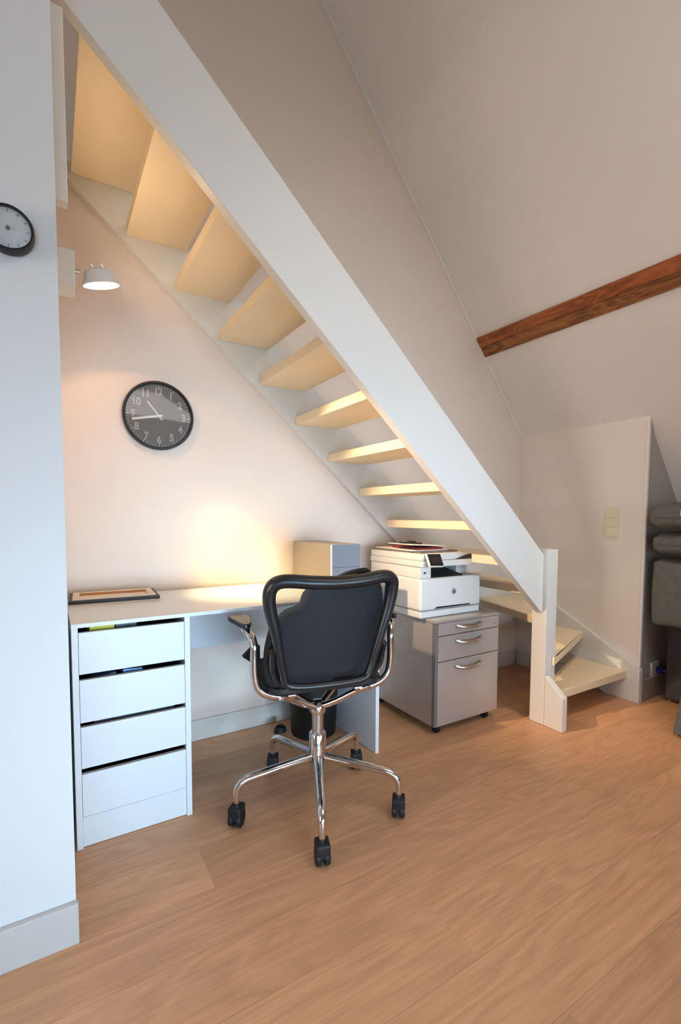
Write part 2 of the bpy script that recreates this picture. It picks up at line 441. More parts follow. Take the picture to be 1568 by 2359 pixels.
# ------------------------------------------------------------------ beam on the slope
bt = thing('roof_beam', 'brown stained wooden beam running across the sloping ceiling', 'beam', (2.42, 0, 2.17))
def beam_board(xa, xb, m, th):
    bm = BM(); nn = Vector((-SL, -1)).normalized()
    e = .0006
    pa = Vector((xa, roof_z(xa))); pb = Vector((xb, roof_z(xb)))
    add_prism(bm, [tuple(pa+nn*e), tuple(pb+nn*e), tuple(pb+nn*th), tuple(pa+nn*th)], 'y', -4.4, -.013)
    o = obj('board', bm, m, bt); o.matrix_parent_inverse = Matrix.Translation((-2.42, 0, -2.17)); return o
beam_board(2.379, 2.419, M['beam_a'], .016)
beam_board(2.4205, 2.4625, M['beam_b'], .013)

# ------------------------------------------------------------------ desk with drawer unit
DT = .73; YC = -.567
dk = thing('desk', 'long white desk with an open drawer unit under the stairs', 'desk', (.6, -.3, 0))
def dp(name, bm, m, parent=None, **k):
    o = obj(name, bm, m, parent or dk, **k)
    if parent is None: o.matrix_parent_inverse = Matrix.Translation((-.6, .3, 0))
    return o
bm = BM(); add_box(bm, .0185, 1.2123, -.572, -.018, DT-.013, DT, bev=.0015); dp('desktop', bm, M['melamine'])
for xa in (.0195, .362):
    bm = BM(); add_box(bm, xa, xa+.018, YC, -.025, .0005, DT-.0135, bev=.001); dp('side_panel', bm, M['melamine'])
bm = BM(); add_box(bm, 1.1935, 1.2115, -.555, -.10, .0005, DT-.0135, bev=.001); dp('side_panel', bm, M['melamine'])
bm = BM(); add_box(bm, .381, 1.193, -.116, -.100, .475, DT-.0135, bev=.001); dp('modesty_panel', bm, M['melamine'])
bm = BM(); add_box(bm, .038, .3615, -.050, -.030, .03, DT-.018); dp('back_panel', bm, M['drawer_in'])
bm = BM(); add_box(bm, .038, .3615, YC+.008, YC+.024, .002, .100, bev=.001); dp('plinth', bm, M['melamine'])
zs = [(.567, .700), (.411, .548), (.262, .396), (.104, .243)]
for z0, z1 in zs:
    bm = BM(); add_box(bm, .0386, .3610, YC+.002, YC+.018, z0, z1, bev=.0012)
    f = dp('drawer', bm, M['melamine'])
    bm = BM()
    add_box(bm, .052, .056, YC+.019, -.06, z0+.012, z1-.012); add_box(bm, .346, .350, YC+.019, -.06, z0+.012, z1-.012)
    add_box(bm, .052, .350, -.064, -.060, z0+.012, z1-.012); add_box(bm, .052, .350, YC+.019, -.06, z0+.008, z0+.012)
    o = dp('drawer_box', bm, M['drawer_in'], f)
# things that show in the drawer slots
bm = BM(); add_box(bm, .072, .145, -.535, -.36, .58, .711, bev=.002); tag(obj('notepad', bm, M['yellow']), 'yellow notepad sticking up in the open top drawer', 'notepad')
bm = BM(); add_box(bm, .150, .215, -.52, -.36, .58, .707, bev=.002); tag(obj('paper_stack', bm, M['glasspaper']), 'grey papers beside the yellow notepad in top drawer', 'papers')
bm = BM(); add_prism(bm, [(.068, .425), (.150, .425), (.146, .551), (.075, .541)], 'y', -.535, -.40, bev=.002); tag(obj('folder', bm, M['blue']), 'left blue folder in the second drawer slot', 'folder')
bm = BM(); add_prism(bm, [(.155, .425), (.235, .425), (.228, .552), (.168, .556)], 'y', -.535, -.40, bev=.002); tag(obj('folder', bm, M['blue']), 'right blue folder in the second drawer slot', 'folder')
bm = BM(); add_prism(bm, [(.06, .276), (.34, .276), (.33, .398), (.08, .398)], 'y', -.53, -.38, bev=.002); tag(obj('paper_stack', bm, M['glasspaper']), 'loose papers showing in the third drawer slot', 'papers')

# stretched canvas lying face down at the left end of the desk
cv = thing('canvas_frame', 'small stretched canvas lying face down on the left end of desk', 'picture frame', (.187, -.135, DT+.0005), -.05)
W2, D2, HH = .160, .104, .022
bm = BM(); add_box(bm, -W2, W2, -D2, D2, 0, .004, bev=.001); add_box(bm, -W2+.030, W2-.030, -D2+.030, D2-.030, .0035, .011); obj('canvas', bm, M['canvas'], cv)
bm = BM()
for bx in ((-W2, W2, -D2, -D2+.012), (-W2, W2, D2-.012, D2), (-W2, -W2+.012, -D2+.012, D2-.012), (W2-.012, W2, -D2+.012, D2-.012)):
    add_box(bm, *bx, .0042, HH-.004, bev=.001)
obj('edge', bm, M['framedark'], cv)
bm = BM()
i0, i1 = .0125, .036
for bx in ((-W2+i0, W2-i0, -D2+i0, -D2+i1), (-W2+i0, W2-i0, D2-i1, D2-i0), (-W2+i0, -W2+i1, -D2+i1, D2-i1), (W2-i1, W2-i0, -D2+i1, D2-i1)):
    add_box(bm, *bx, .006, HH, bev=.002)
obj('stretcher_bar', bm, M['canvas'], cv)
bm = BM()
for bx in ((-W2+i1, W2-i1, D2-i1-.004, D2-i1),):
    add_box(bm, *bx, .0045, HH-.002)
obj('inner_edge', bm, M['stretcher'], cv)

# silver box on the right end of the desk
bx_ = thing('storage_box', 'silver metal box with blue-grey front at right end of desk', 'box', (1.124, -.215, DT+.0005))
bm = BM(); add_box(bm, -.080, .080, -.188, .190, 0, .209, bev=.002); obj('body', bm, M['steelbox'], bx_)
bm = BM(); add_box(bm, -.079, .079, -.194, -.1885, .001, .104, bev=.001); add_box(bm, -.079, .079, -.194, -.1885, .1055, .208, bev=.001)
obj('front_panel', bm, M['steelfront'], bx_)
bm = BM(); add_box(bm, -.080, -.0735, -.1955, -.189, 0, .2095, bev=.001); obj('edge_strip', bm, M['melamine'], bx_)  # white strip stands for the bright highlight along the front edge

# ------------------------------------------------------------------ waste bin + cable
bn = thing('waste_bin', 'round black plastic waste bin under the desk', 'bin', (1.062, -.21, 0))
bm = BM(); add_lathe(bm, [(0, .001), (.104, .001), (.110, .006), (.124, .285), (.130, .287), (.130, .297), (.121, .297), (.107, .012), (0, .010)], 40)
obj('bucket', bm, M['bin'], bn, smooth=True, autosmooth=40)
bm = BM(); pts = []
for i in range(60):
    a = i*.62; r = .030+.006*math.sin(i*1.7); pts.append((.905+r*math.cos(a)*.8, -.16+r*math.sin(a)*.6, .007+.016*abs(math.sin(i*.21))+.0003*i))
add_tube(bm, pts, .006, 6)
o = obj('cable_coil', bm, M['black'], smooth=True); tag(o, 'small coil of black cable on the floor left of the bin', 'cable')

# ------------------------------------------------------------------ silver pedestal cabinet
CX0, CX1, CY0, CY1, CZ0, CZ1 = 1.5288, 1.9755, -.573, -.045, .046, .568
pc = thing('filing_cabinet', 'silver three-drawer pedestal cabinet on casters under the printer', 'cabinet', (1.752, -.31, 0))
TP = Matrix.Translation((-1.752, .31, 0))
def pp_(name, bm, m, parent=None, **k):
    o = obj(name, bm, m, parent or pc, **k)
    if parent is None: o.matrix_parent_inverse = TP
    return o
bm = BM(); add_box(bm, CX0, CX1, CY0+.022, CY1, CZ0, CZ1-.015, bev=.003); pp_('carcass', bm, M['cabinet'])
bm = BM(); add_box(bm, CX0, CX1, CY0+.002, CY1, CZ1-.0145, CZ1, bev=.004); pp_('top_panel', bm, M['cabinet'])
bm = BM(); add_box(bm, CX0+.0005, CX0+.016, CY0+.001, CY0+.0215, CZ0, CZ1-.016, bev=.001); pp_('edge_strip', bm, M['cabinet_edge'])
for z0, z1, zh in ((.4925, .5525, .528), (.3665, .4885, .452), (CZ0, .3625, .324)):
    bm = BM(); add_box(bm, CX0+.0175, CX1-.002, CY0, CY0+.0215, z0, z1, bev=.002); dr = pp_('drawer', bm, M['cabinet'])
    path = smooth_path([(1.664, CY0-.001, zh+.004), (1.680, CY0-.014, zh), (1.715, CY0-.026, zh-.004), (1.752, CY0-.029, zh-.005), (1.789, CY0-.026, zh-.004), (1.824, CY0-.014, zh), (1.840, CY0-.001, zh+.004)], 4)
    bm = BM(); add_tube(bm, path, .0065, 8, sect=[(1.4, 0), (.9, .7), (0, 1), (-.9, .7), (-1.4, 0), (-.9, -.7), (0, -1), (.9, -.7)], up=(0, 0, 1))
    pp_('handle', bm, M['alu'], dr, smooth=True, autosmooth=40)
bm = BM(); add_lathe(bm, [(0, 0), (.009, 0), (.009, .005), (.007, .007), (0, .007)], 20, Matrix.Translation((1.944, CY0-.0003, .520)) @ Matrix.Rotation(PI/2, 4, 'X'))
pp_('lock', bm, M['alu'], smooth=True, autosmooth=40)
for cx, cy in ((CX0+.045, CY0+.035), (CX1-.06, CY0+.035), (CX0+.045, CY1-.04), (CX1-.06, CY1-.04)):
    bm = BM()
    for dx in (-.010, .003):
        add_lathe(bm, [(0, 0), (.0195, 0), (.0205, .002), (.0205, .006), (.0195, .008), (0, .008)], 20, Matrix.Translation((cx+dx, cy, .0215)) @ Matrix.Rotation(PI/2, 4, 'Y'))
    add_box(bm, cx-.012, cx+.012, cy-.010, cy+.016, .030, .0455, bev=.002)
    pp_('caster', bm, M['black_matt'], autosmooth=40)

# ------------------------------------------------------------------ printer
pr = thing('printer', 'white laser printer with tilted touch screen on the silver cabinet', 'printer', (1.70, -.29, CZ1+.0008))
# local frame : x -0.21..0.205, front y=-0.215, z from 0
XA, XB, YF, YB = -.211, .206, -.215, .205
bm = BM()
add_box(bm, XA+.004, XB-.002, YF+.003, YB-.01, 0, .036, bev=.010, seg=3)
obj('base', bm, M['printer'], pr, autosmooth=45)
bm = BM(); add_box(bm, XA, XB, YF, YB, .0375, .197, bev=.014, seg=3); obj('body', bm, M['printer'], pr, autosmooth=45)
bm = BM(); add_box(bm, XA+.006, XB-.006, YF+.004, YB-.006, .0345, .0385); obj('seam', bm, M['printer_line'], pr)
# front door with slot, badge
bm = BM(); add_prism(bm, [(-.115, .044), (.128, .044), (.128, .050), (-.105, .052)], 'y', YF-.0012, YF+.002); obj('paper_slot', bm, M['printer_black'], pr)
bm = BM(); add_box(bm, -.128, .150, YF-.0010, YF+.002, .039, .0415); obj('tray_lip', bm, M['printer_line'], pr)
R90 = Matrix.Rotation(PI/2, 4, 'X')
bm = BM(); add_tube(bm, [(.012+.0135*math.cos(2*PI*i/32), YF-.0006, .122+.0135*math.sin(2*PI*i/32)) for i in range(32)], .0011, 6, closed=True)
obj('badge', bm, M['clockrim'], pr)
# slanted strokes inside the round badge : h and p
bm = BM()
def stroke(x0, z0, x1, z1, w=.0014):
    d = Vector((x1-x0, z1-z0)).normalized(); q = Vector((-d.y, d.x))*w
    add_prism(bm, [(x0+q.x, z0+q.y), (x1+q.x, z1+q.y), (x1-q.x, z1-q.y), (x0-q.x, z0-q.y)], 'y', YF-.0014, YF-.0002)
bxx, bzz = .012, .122
stroke(bxx-.0068, bzz-.008, bxx-.001, bzz+.0125); stroke(bxx-.0038, bzz+.004, bxx-.0002, bzz+.004); stroke(bxx-.0002, bzz+.004, bxx-.0034, bzz-.008)
stroke(bxx+.0012, bzz-.0125, bxx+.006, bzz+.004); stroke(bxx+.003, bzz+.004, bxx+.008, bzz+.004); stroke(bxx+.008, bzz+.004, bxx+.0055, bzz-.006); stroke(bxx+.0055, bzz-.006, bxx+.001, bzz-.006)
obj('badge_letters', bm, M['clockrim'], pr)
# upper section : left pillar, right pillar, rear block carry the scanner, leaving the output tray recess
bm = BM(); add_box(bm, XA+.002, -.142, YF+.002, YB-.004, .197, .252, bev=.006); add_box(bm, -.141, XB-.004, -.02, YB-.004, .197, .252, bev=.004)
add_box(bm, .120, XB-.012, -.12, -.021, .197, .252, bev=.003)
obj('upper_body', bm, M['printer'], pr, autosmooth=45)
bm = BM(); add_prism(bm, [(YF+.012, .1972), (YF+.012, .203), (-.021, .236), (-.021, .1972)], 'x', -.141, .085, bev=.002); obj('output_tray', bm, M['printer_black'], pr)
bm = BM(); add_box(bm, -.190, -.178, YF+.0005, YF+.004, .221, .229); obj('usb_port', bm, M['printer_black'], pr)
bm = BM(); add_box(bm, XA-.001, .146, YF-.012, YB-.002, .2535, .284, bev=.006)
obj('scanner', bm, M['printer'], pr, autosmooth=45)
bm = BM(); add_prism(bm, [(XA+.001, .285), (.140, .285), (.128, .300), (.085, .318), (XA+.001, .318)], 'y', YF-.006, YB-.006, bev=.005, seg=2); obj('scanner_lid', bm, M['printer'], pr, autosmooth=45)
bm = BM(); add_box(bm, XA+.003, .142, YF-.009, YB-.006, .2835, .2855); obj('seam', bm, M['printer_line'], pr)
bm = BM(); add_prism(bm, [(.010, .2865), (.128, .2870), (.124, .309), (.095, .307)], 'y', YF-.009, -.10, bev=.001); obj('lid_gap_dark', bm, M['printer_black'], pr)  # black wedge stands for the shaded gap under the lid
# tilted touch panel at the front left of the scanner
sc_ = boxes((-.046, .046, -.006, .006, -.034, .034), bev=.004)
o = obj('control_panel', sc_, M['printer'], pr); o.location = (-.150, YF-.030, .287); o.rotation_euler = (math.radians(-28), math.radians(2), 0)
s2 = boxes((-.041, .041, -.0085, -.0062, -.030, .031), bev=.001); q = obj('bezel', s2, M['printer_black'], o)
s3 = boxes((-.030, .030, -.0092, -.0086, -.020, .022)); q = obj('screen', s3, M['screen'], o)

# papers lying on the printer
PZ = CZ1+.0008+.3185
def sheet(name, m, cx, cy, w, d, z, h, rz, label, cat, ry=0.0):
    bm = BM(); add_box(bm, -w/2, w/2, -d/2, d/2, 0, h, bev=min(.001, h*.3))
    o = obj(name, bm, m); o.location = (cx, cy, z); o.rotation_euler = (0, ry, rz); return tag(o, label, cat)
sheet('magazine', M['greybook'], 1.635, -.285, .27, .36, PZ, .008, .08, 'grey magazine lowest in the paper pile on the printer', 'magazine')
sheet('paper_sheet', M['paper'], 1.62, -.27, .23, .33, PZ+.0085, .004, -.06, 'white sheets lying directly on the grey magazine', 'paper')
sheet('booklet', M['red'], 1.645, -.29, .16, .24, PZ+.013, .009, -.1, 'red booklet in the middle of the printer paper pile', 'booklet')
sheet('clipboard', M['paper'], 1.64, -.33, .29, .19, PZ+.0305, .004, .02, 'thin white board tilted on top of the printer pile', 'board', ry=.055)
bm = BM(); add_prism(bm, [(-.065, 0), (.06, 0), (.055, .008), (.02, .009), (.012, .016), (-.01, .016), (-.02, .009), (-.06, .008)], 'y', -.02, .02, bev=.001)
o = obj('stapler', bm, M['black']); o.location = (1.60, -.30, PZ+.0366); o.rotation_euler = (0, .055, -.1); tag(o, 'flat black gadget on top of the white board', 'gadget')

# ------------------------------------------------------------------ office chair (local frame : -y is the back of the chair)
CH = (.79, -.75, 0)
ch = thing('office_chair', 'black mesh office chair with chrome arms and five-star base', 'chair', CH, -.21)
RT, RL = .300, .016
# five legs with casters; directions measured from the feet
foot_dirs = [-116, -44, 28, 100, 172]
for k, a in enumerate(foot_dirs):
    a = math.radians(a+12.0)
    d = Vector((math.cos(a), math.sin(a), 0))
    path = [d*.028+Vector((0, 0, .188)), d*.10+Vector((0, 0, .180)), d*.235+Vector((0, 0, .163))]
    path += [d*.262+Vector((0, 0, .159)), d*.281+Vector((0, 0, .150)), d*.293+Vector((0, 0, .136)), d*.298+Vector((0, 0, .118)), d*.2985+Vector((0, 0, .074))]
    bm = BM(); add_tube(bm, path, [.0155, .0150, .0145, .014, .0135, .0128, .012, .0095], 12)
    lg = obj('leg', bm, M['chrome'], ch, smooth=True, autosmooth=50)
    p = d*.2985
    bm = BM(); t = d.cross(Vector((0, 0, 1)))
    ax = Matrix.Translation(p) @ Matrix.Rotation(math.radians(-109.5)+random.uniform(-.22, .22), 4, 'Z')
    add_box(bm, -.026, .026, -.0225, .0225, .026, .074, bev=.009, seg=3)
    for s in (-1, 1):
        add_lathe(bm, [(0, 0), (.0250, 0), (.0285, .003), (.0285, .015), (.0255, .018), (0, .018)], 24, Matrix.Translation((0, .0045 if s > 0 else -.0225, .0290)) @ Matrix.Rotation(-PI/2, 4, 'X'))
    bmesh.ops.transform(bm, matrix=ax, verts=bm.verts)
    obj('caster', bm, M['rubber'], lg, autosmooth=45)
bm = BM(); add_lathe(bm, [(0, .118), (.024, .118), (.026, .135), (.031, .16), (.031, .275), (.028, .279), (0, .279)], 28)
obj('hub', bm, M['chrome'], ch, smooth=True, autosmooth=40)
bm = BM(); add_lathe(bm, [(0, .272), (.0205, .272), (.0205, .360), (0, .360)], 24); obj('gas_lift', bm, M['alu'], ch, smooth=True, autosmooth=40)
bm = BM(); add_lathe(bm, [(0, .352), (.027, .352), (.029, .359), (.029, .374), (.025, .384), (.018, .396), (0, .398)], 24); obj('collar', bm, M['chrome'], ch, smooth=True, autosmooth=50)
# spider arms from the collar to the seat
bm = BM()
for sx, sy in ((-1, -1), (1, -1), (1, 1), (-1, 1)):
    add_tube(bm, smooth_path([(sx*.012, sy*.008, .376), (sx*.060, sy*.042, .404), (sx*.120, sy*.082, .446), (sx*.160, sy*.110, .4685)], 3), .0125, 10)
obj('support_arm', bm, M['chrome'], ch, smooth=True, autosmooth=50)
# seat
def rounded_rect(w, d, r, n=6):
    pts = []
    for cx, cy, a0 in ((w-r, d-r, 0), (-w+r, d-r, 90), (-w+r, -d+r, 180), (w-r, -d+r, 270)):
        for i in range(n+1):
            a = math.radians(a0+90*i/n); pts.append((cx+r*math.cos(a), cy+r*math.sin(a)))
    return pts
bm = BM(); add_prism(bm, [(x, y+.060) for x, y in rounded_rect(.215, .185, .07)], 'z', .476, .500, bev=.008, seg=3)
obj('seat', bm, M['black_matt'], ch, autosmooth=50)
# back : thick black frame (closed loop), mesh panel within
def back_y(z): return -.178-.055*((z-.5)/.4)
loop2 = [(-.150, .512), (-.176, .560), (-.192, .63), (-.207, .71), (-.222, .78), (-.226, .832), (-.212, .866), (-.175, .879), (-.09, .876), (0, .874), (.09, .876), (.170, .882), (.204, .868), (.210, .828), (.202, .77), (.182, .69), (.160, .61), (.140, .545), (.112, .512), (0, .506)]
def shrink(p, s):
    cx, cz = -.005, .70
    dx, dz = cx-p[0], cz-p[1]; l = math.hypot(dx, dz); return (p[0]+dx/l*s, p[1]+dz/l*s)
path = smooth_path([(x, back_y(z)-.03*(1-(x/.23)**2)*0+0.035*(x/.23)**2, z) for x, z in [shrink(p, .014) for p in loop2]], 5, closed=True)
bm = BM()
rad = []
for p in path:
    rad.append(.0135+.0085*max(0, min(1, (p.z-.58)/.27)))
sec = [(1.25*math.cos(t), 1.0*math.sin(t)) for t in [2*PI*i/12 for i in range(12)]]
add_tube(bm, path, rad, closed=True, sect=sec, up=(0, 1, 0))
obj('back_frame', bm, M['black'], ch, smooth=True, autosmooth=60)
# side fins running from the frame forward down to the seat
for s in (-1, 1):
    bm = BM()
    pth = smooth_path([(s*.192-.008, back_y(.63)+.026, .64), (s*.186-.006, -.135, .565), (s*.165, -.105, .512), (s*.150, -.06, .487)], 5)
    add_tube(bm, pth, [.012]*len(pth), 10, sect=[(1.5*math.cos(t), .9*math.sin(t)) for t in [2*PI*i/10 for i in range(10)]], up=(0, 1, 0))
    obj('side_fin', bm, M['black'], ch, smooth=True, autosmooth=60)
# mesh panel
bm = BM(); ring = [(x, z) for x, z in [(p.x, p.z) for p in path]]
cx, cz = -.004, .70
rows = []
for j in range(9):
    t = j/8
    rows.append([bm.verts.new((cx+(x-cx)*t, back_y(cz+(z-cz)*t)+.035*((cx+(x-cx)*t)/.23)**2, cz+(z-cz)*t)) for x, z in ring] if j else [bm.verts.new((cx, back_y(cz), cz))])
n_ = len(ring)
for j in range(8):
    for i in range(n_):
        i2 = (i+1) % n_
        if j == 0: bm.faces.new([rows[0][0], rows[1][i], rows[1][i2]])
        else: bm.faces.new([rows[j][i], rows[j+1][i], rows[j+1][i2], rows[j][i2]])
# leave the slot above the bottom bar open
kill = [f for f in bm.faces if f.calc_center_median().z < .545 and f.calc_center_median().x > .0]
bmesh.ops.delete(bm, geom=kill, context='FACES')
obj('back_mesh', bm, M['mesh'], ch, smooth=True)
# arms
for s in (-1, 1):
    e = -.246 if s < 0 else .243
    pth = smooth_path([(s*.110, -.085, .461), (s*.165, -.095, .465), (e-s*.035, -.10, .482), (e-s*.008, -.10, .512), (e, -.10, .56), (e, -.10, .62), (e, -.098, .645), (e+s*.006, -.086, .670), (e+s*.014, -.062, .6825), (e+s*.018, -.02, .6850)], 5)
    bm = BM(); add_tube(bm, pth, .0135, 12)
    ar = obj('armrest', bm, M['chrome'], ch, smooth=True, autosmooth=60)
    bm = BM()
    pd = [(e+s*q, v) for q, v in ((.036, -.075), (.052, -.01), (.066, .05), (.062, .085), (.036, .098), (.008, .088), (-.006, .04), (-.004, -.02), (.006, -.07), (.022, -.090))]
    pd = [(p.x, p.y) for p in smooth_path([(x, y, 0) for x, y in pd], 3, closed=True)]
    add_prism(bm, pd, 'z', .6985, .7165, bev=.006, seg=3)
    obj('pad', bm, M['black'], ar, autosmooth=60)

# black backpack lying on the seat against the mesh
bg = thing('backpack', 'black nylon backpack leaning on the chair back behind the mesh', 'bag', CH, -.21)
outl = [(-.061, .835), (-.088, .775), (-.163, .738), (-.212, .655), (-.216, .57), (-.19, .5), (-.08, .497), (.10, .497), (.19, .51), (.212, .60), (.195, .72), (.186, .82), (.166, .862), (.150, .874), (.118, .896), (.06, .880), (.0, .862)]
dense = [(p.x, p.z) for p in smooth_path([(x, 0, z) for x, z in outl], 4, closed=True)]
bm = BM(); layers = [(-.108, .82), (-.116, .95), (-.104, 1.0), (-.06, .965), (.0, .90), (.05, .80), (.065, .6)]
cx, cz = .0, .68
rings = []
for yy, s in layers:
    lean = lambda z: back_y(z)-back_y(.5)
    rings.append([bm.verts.new((cx+(x-cx)*s, yy+lean(z)*1.0-(.012 if yy < -.05 else 0)*0+.006*math.sin(z*60+x*40), max(.5015, cz+(z-cz)*s))) for x, z in dense])
for A, B in zip(rings, rings[1:]):
    for j in range(len(A)): bm.faces.new([A[j], A[(j+1) % len(A)], B[(j+1) % len(A)], B[j]])
bm.faces.new(rings[0][::-1]); bm.faces.new(rings[-1])
bmesh.ops.recalc_face_normals(bm, faces=bm.faces)
bp_ = obj('bag_body', bm, M['fabric_bag'], bg, smooth=True, autosmooth=50)
bm = BM(); add_prism(bm, [(-.272, .586), (-.235, .622), (-.212, .62), (-.212, .57), (-.245, .562), (-.25, .570)], 'y', -.015, .01, bev=.003)
obj('strap', bm, M['fabric_bag'], bg)

# ------------------------------------------------------------------ wall clocks
def text_mesh(s, size, depth=.0006, outline=0.0):
    cu = bpy.data.curves.new('numeral', 'FONT'); cu.body = s; cu.size = size; cu.align_x = 'CENTER'; cu.align_y = 'CENTER'
    if outline: cu.fill_mode = 'NONE'; cu.bevel_depth = outline; cu.bevel_resolution = 1
    else: cu.extrude = depth
    o = bpy.data.objects.new('tmp', cu); COL.objects.link(o)
    dg = bpy.context.evaluated_depsgraph_get()
    me = bpy.data.meshes.new_from_object(o.evaluated_get(dg))
    bpy.data.objects.remove(o); return me
RX = Matrix.Rotation(PI/2, 4, 'X')       # local z -> -y (towards the room)
wc = thing('wall_clock', 'large round black wall clock with white outlined numerals above the desk', 'clock', (.393, -.0012, 1.506))
R0 = .1485
bm = BM(); add_lathe(bm, [(0, 0), (R0-.006, 0), (R0, .006), (R0, .026), (R0-.003, .031), (R0-.010, .031), (R0-.012, .024), (R0-.012, .012), (0, .012)], 72, RX)
obj('rim', bm, M['clockrim'], wc, smooth=True, autosmooth=35)
bm = BM(); add_lathe(bm, [(0, .0125), (R0-.0125, .0125), (R0-.0125, .0135), (0, .0135)], 72, RX); obj('dial', bm, M['dial'], wc)
bm = BM()
for k in range(60):
    a = 2*PI*k/60; long = (k % 5 == 0); ra, rb, w = R0-.015, R0-(.028 if long else .024), (.0011 if long else .0006)
    d = Vector((math.sin(a), math.cos(a))); q = Vector((d.y, -d.x))*w
    add_prism(bm, [tuple(d*ra+q), tuple(d*rb+q), tuple(d*rb-q), tuple(d*ra-q)], 'y', -.0142, -.0137)
for k in range(1, 13):
    me = text_mesh(str(k), .044, outline=.0011)
    a = 2*PI*k/12; rr = .106
    tb = BM(); tb.from_mesh(me); bmesh.ops.transform(tb, matrix=Matrix.Translation((rr*math.sin(a), -.0142, rr*math.cos(a))) @ RX @ Matrix.Scale(.85, 4, (1, 0, 0)), verts=tb.verts)
    t2 = bpy.data.meshes.new('t'); tb.to_mesh(t2); tb.free(); bm.from_mesh(t2)
obj('numerals', bm, M['numeral'], wc)
def hand(ang, l0, l1, w0, w1, y):
    bm = BM(); a = math.radians(ang); d = Vector((math.sin(a), math.cos(a))); q = Vector((d.y, -d.x))
    add_prism(bm, [tuple(-d*l0+q*w0), tuple(d*l1+q*w1), tuple(d*l1-q*w1), tuple(-d*l0-q*w0)], 'y', y-.0012, y)
    obj('hand', bm, M['hand'], wc)
hand(321.5, .022, .075, .0022, .0030, -.0172); hand(258, .016, .112, .0040, .0055, -.0152)
bm = BM(); add_lathe(bm, [(0, .0136), (.0055, .0136), (.0055, .0205), (0, .0205)], 20, RX); obj('hub', bm, M['hand'], wc)
bm = BM(); add_lathe(bm, [(0, .0255), (R0-.0125, .0255), (R0-.0125, .0262), (0, .0262)], 64, RX); obj('glass', bm, M['clockglass'], wc)

wc2 = thing('wall_clock', 'small thick black clock with pale dial cut by the left picture edge', 'clock', (-.088, YL-.0012, 1.692))
R1 = .050
bm = BM(); add_lathe(bm, [(0, 0), (R1-.004, 0), (R1, .005), (R1, .022), (R1-.003, .030), (R1-.006, .030), (R1-.007, .022), (0, .022)], 48, RX); obj('rim', bm, M['clockrim'], wc2, smooth=True, autosmooth=35)
bm = BM(); add_lathe(bm, [(0, .0222), (R1-.0075, .0222), (R1-.0075, .0232), (0, .0232)], 48, RX); obj('dial', bm, M['dial_white'], wc2)
bm = BM()
for k in range(12):
    a = 2*PI*k/12; d = Vector((math.sin(a), math.cos(a))); q = Vector((d.y, -d.x))*.0007
    add_prism(bm, [tuple(d*.040+q), tuple(d*.034+q), tuple(d*.034-q), tuple(d*.040-q)], 'y', -.0238, -.0234)
obj('numerals', bm, M['greybook'], wc2)
bm = BM(); add_lathe(bm, [(0, .0233), (.0045, .0233), (.004, .027), (0, .027)], 16, RX); obj('hub', bm, M['greybook'], wc2)
bm = BM(); add_lathe(bm, [(0, .0285), (R1-.0068, .0285), (R1-.0068, .0290), (0, .0290)], 40, RX); obj('glass', bm, M['clockglass'], wc2)

# ------------------------------------------------------------------ spot lamp on the niche wall
ly = -.41
sl = thing('wall_spotlight', 'white swivel spotlight with glowing lens on the niche side wall', 'lamp', (0.0006, ly, 1.857))
bm = BM(); add_box(bm, 0, .062, -.046, .046, -.058, .058, bev=.003); obj('mount_box', bm, M['lampwhite'], sl)
bm = BM(); add_tube(bm, [(.062, 0, .012), (.078, 0, .012)], .008, 12); obj('arm', bm, M['alu'], sl, smooth=True, autosmooth=40)
hd = Matrix.Translation((.136, -.004, .010)) @ Matrix.Rotation(math.radians(-13), 4, 'Y') @ Matrix.Rotation(math.radians(9), 4, 'X')
bm = BM(); add_lathe(bm, [(0, .024), (.030, .024), (.044, .016), (.054, -.012), (.0585, -.024), (.0575, -.026), (.053, -.022), (.042, .008), (0, .012)], 40, hd); obj('lamp_head', bm, M['lampwhite'], sl, smooth=True, autosmooth=40)
bm = BM(); add_lathe(bm, [(0, -.014), (.0500, -.014), (.0500, -.0155), (0, -.0155)], 40, hd); obj('lens', bm, M['bulb'], sl)
bm = BM()
for dx in (-.014, .018):
    add_tube(bm, [hd @ Vector((dx, -.01, .023)), hd @ Vector((dx-.006, -.01, .037))], .0022, 6)
obj('terminal', bm, M['alu'], sl)

# ------------------------------------------------------------------ switches and socket
sw = thing('light_switch', 'ivory triple light switch plate on the wall beside the stairs', 'light switch', (XK-.0006, -.662, 1.037))
bm = BM(); add_box(bm, -.008, 0, -.042, .042, -.093, .093, bev=.002); obj('plate', bm, M['switch'], sw)
for dz in (-.057, 0, .057):
    bm = BM(); add_box(bm, -.0125, -.0085, -.028, .028, dz-.025, dz+.025, bev=.0015); obj('rocker', bm, M['switch'], sw)
so = thing('wall_socket', 'white wall socket low on the shaded wall at the right', 'socket', (3.03, YK+.0034, .165))
bm = BM(); add_box(bm, -.042, .042, -.012, 0, -.042, .042, bev=.002); obj('plate', bm, M['socket'], so)
pg = thing('plug', 'blue plug pushed into the low white socket', 'plug', (3.05, YK-.0092, .160))
bm = BM(); add_lathe(bm, [(0, 0), (.020, 0), (.023, .004), (.023, .026), (.016, .034), (0, .034)], 24, RX); obj('plug_body', bm, M['plugblue'], pg, smooth=True, autosmooth=40)
bm = BM(); add_lathe(bm, [(0, .0345), (.010, .0345), (.007, .048), (0, .048)], 16, RX); obj('plug_grip', bm, M['plugblue'], pg, smooth=True, autosmooth=40)

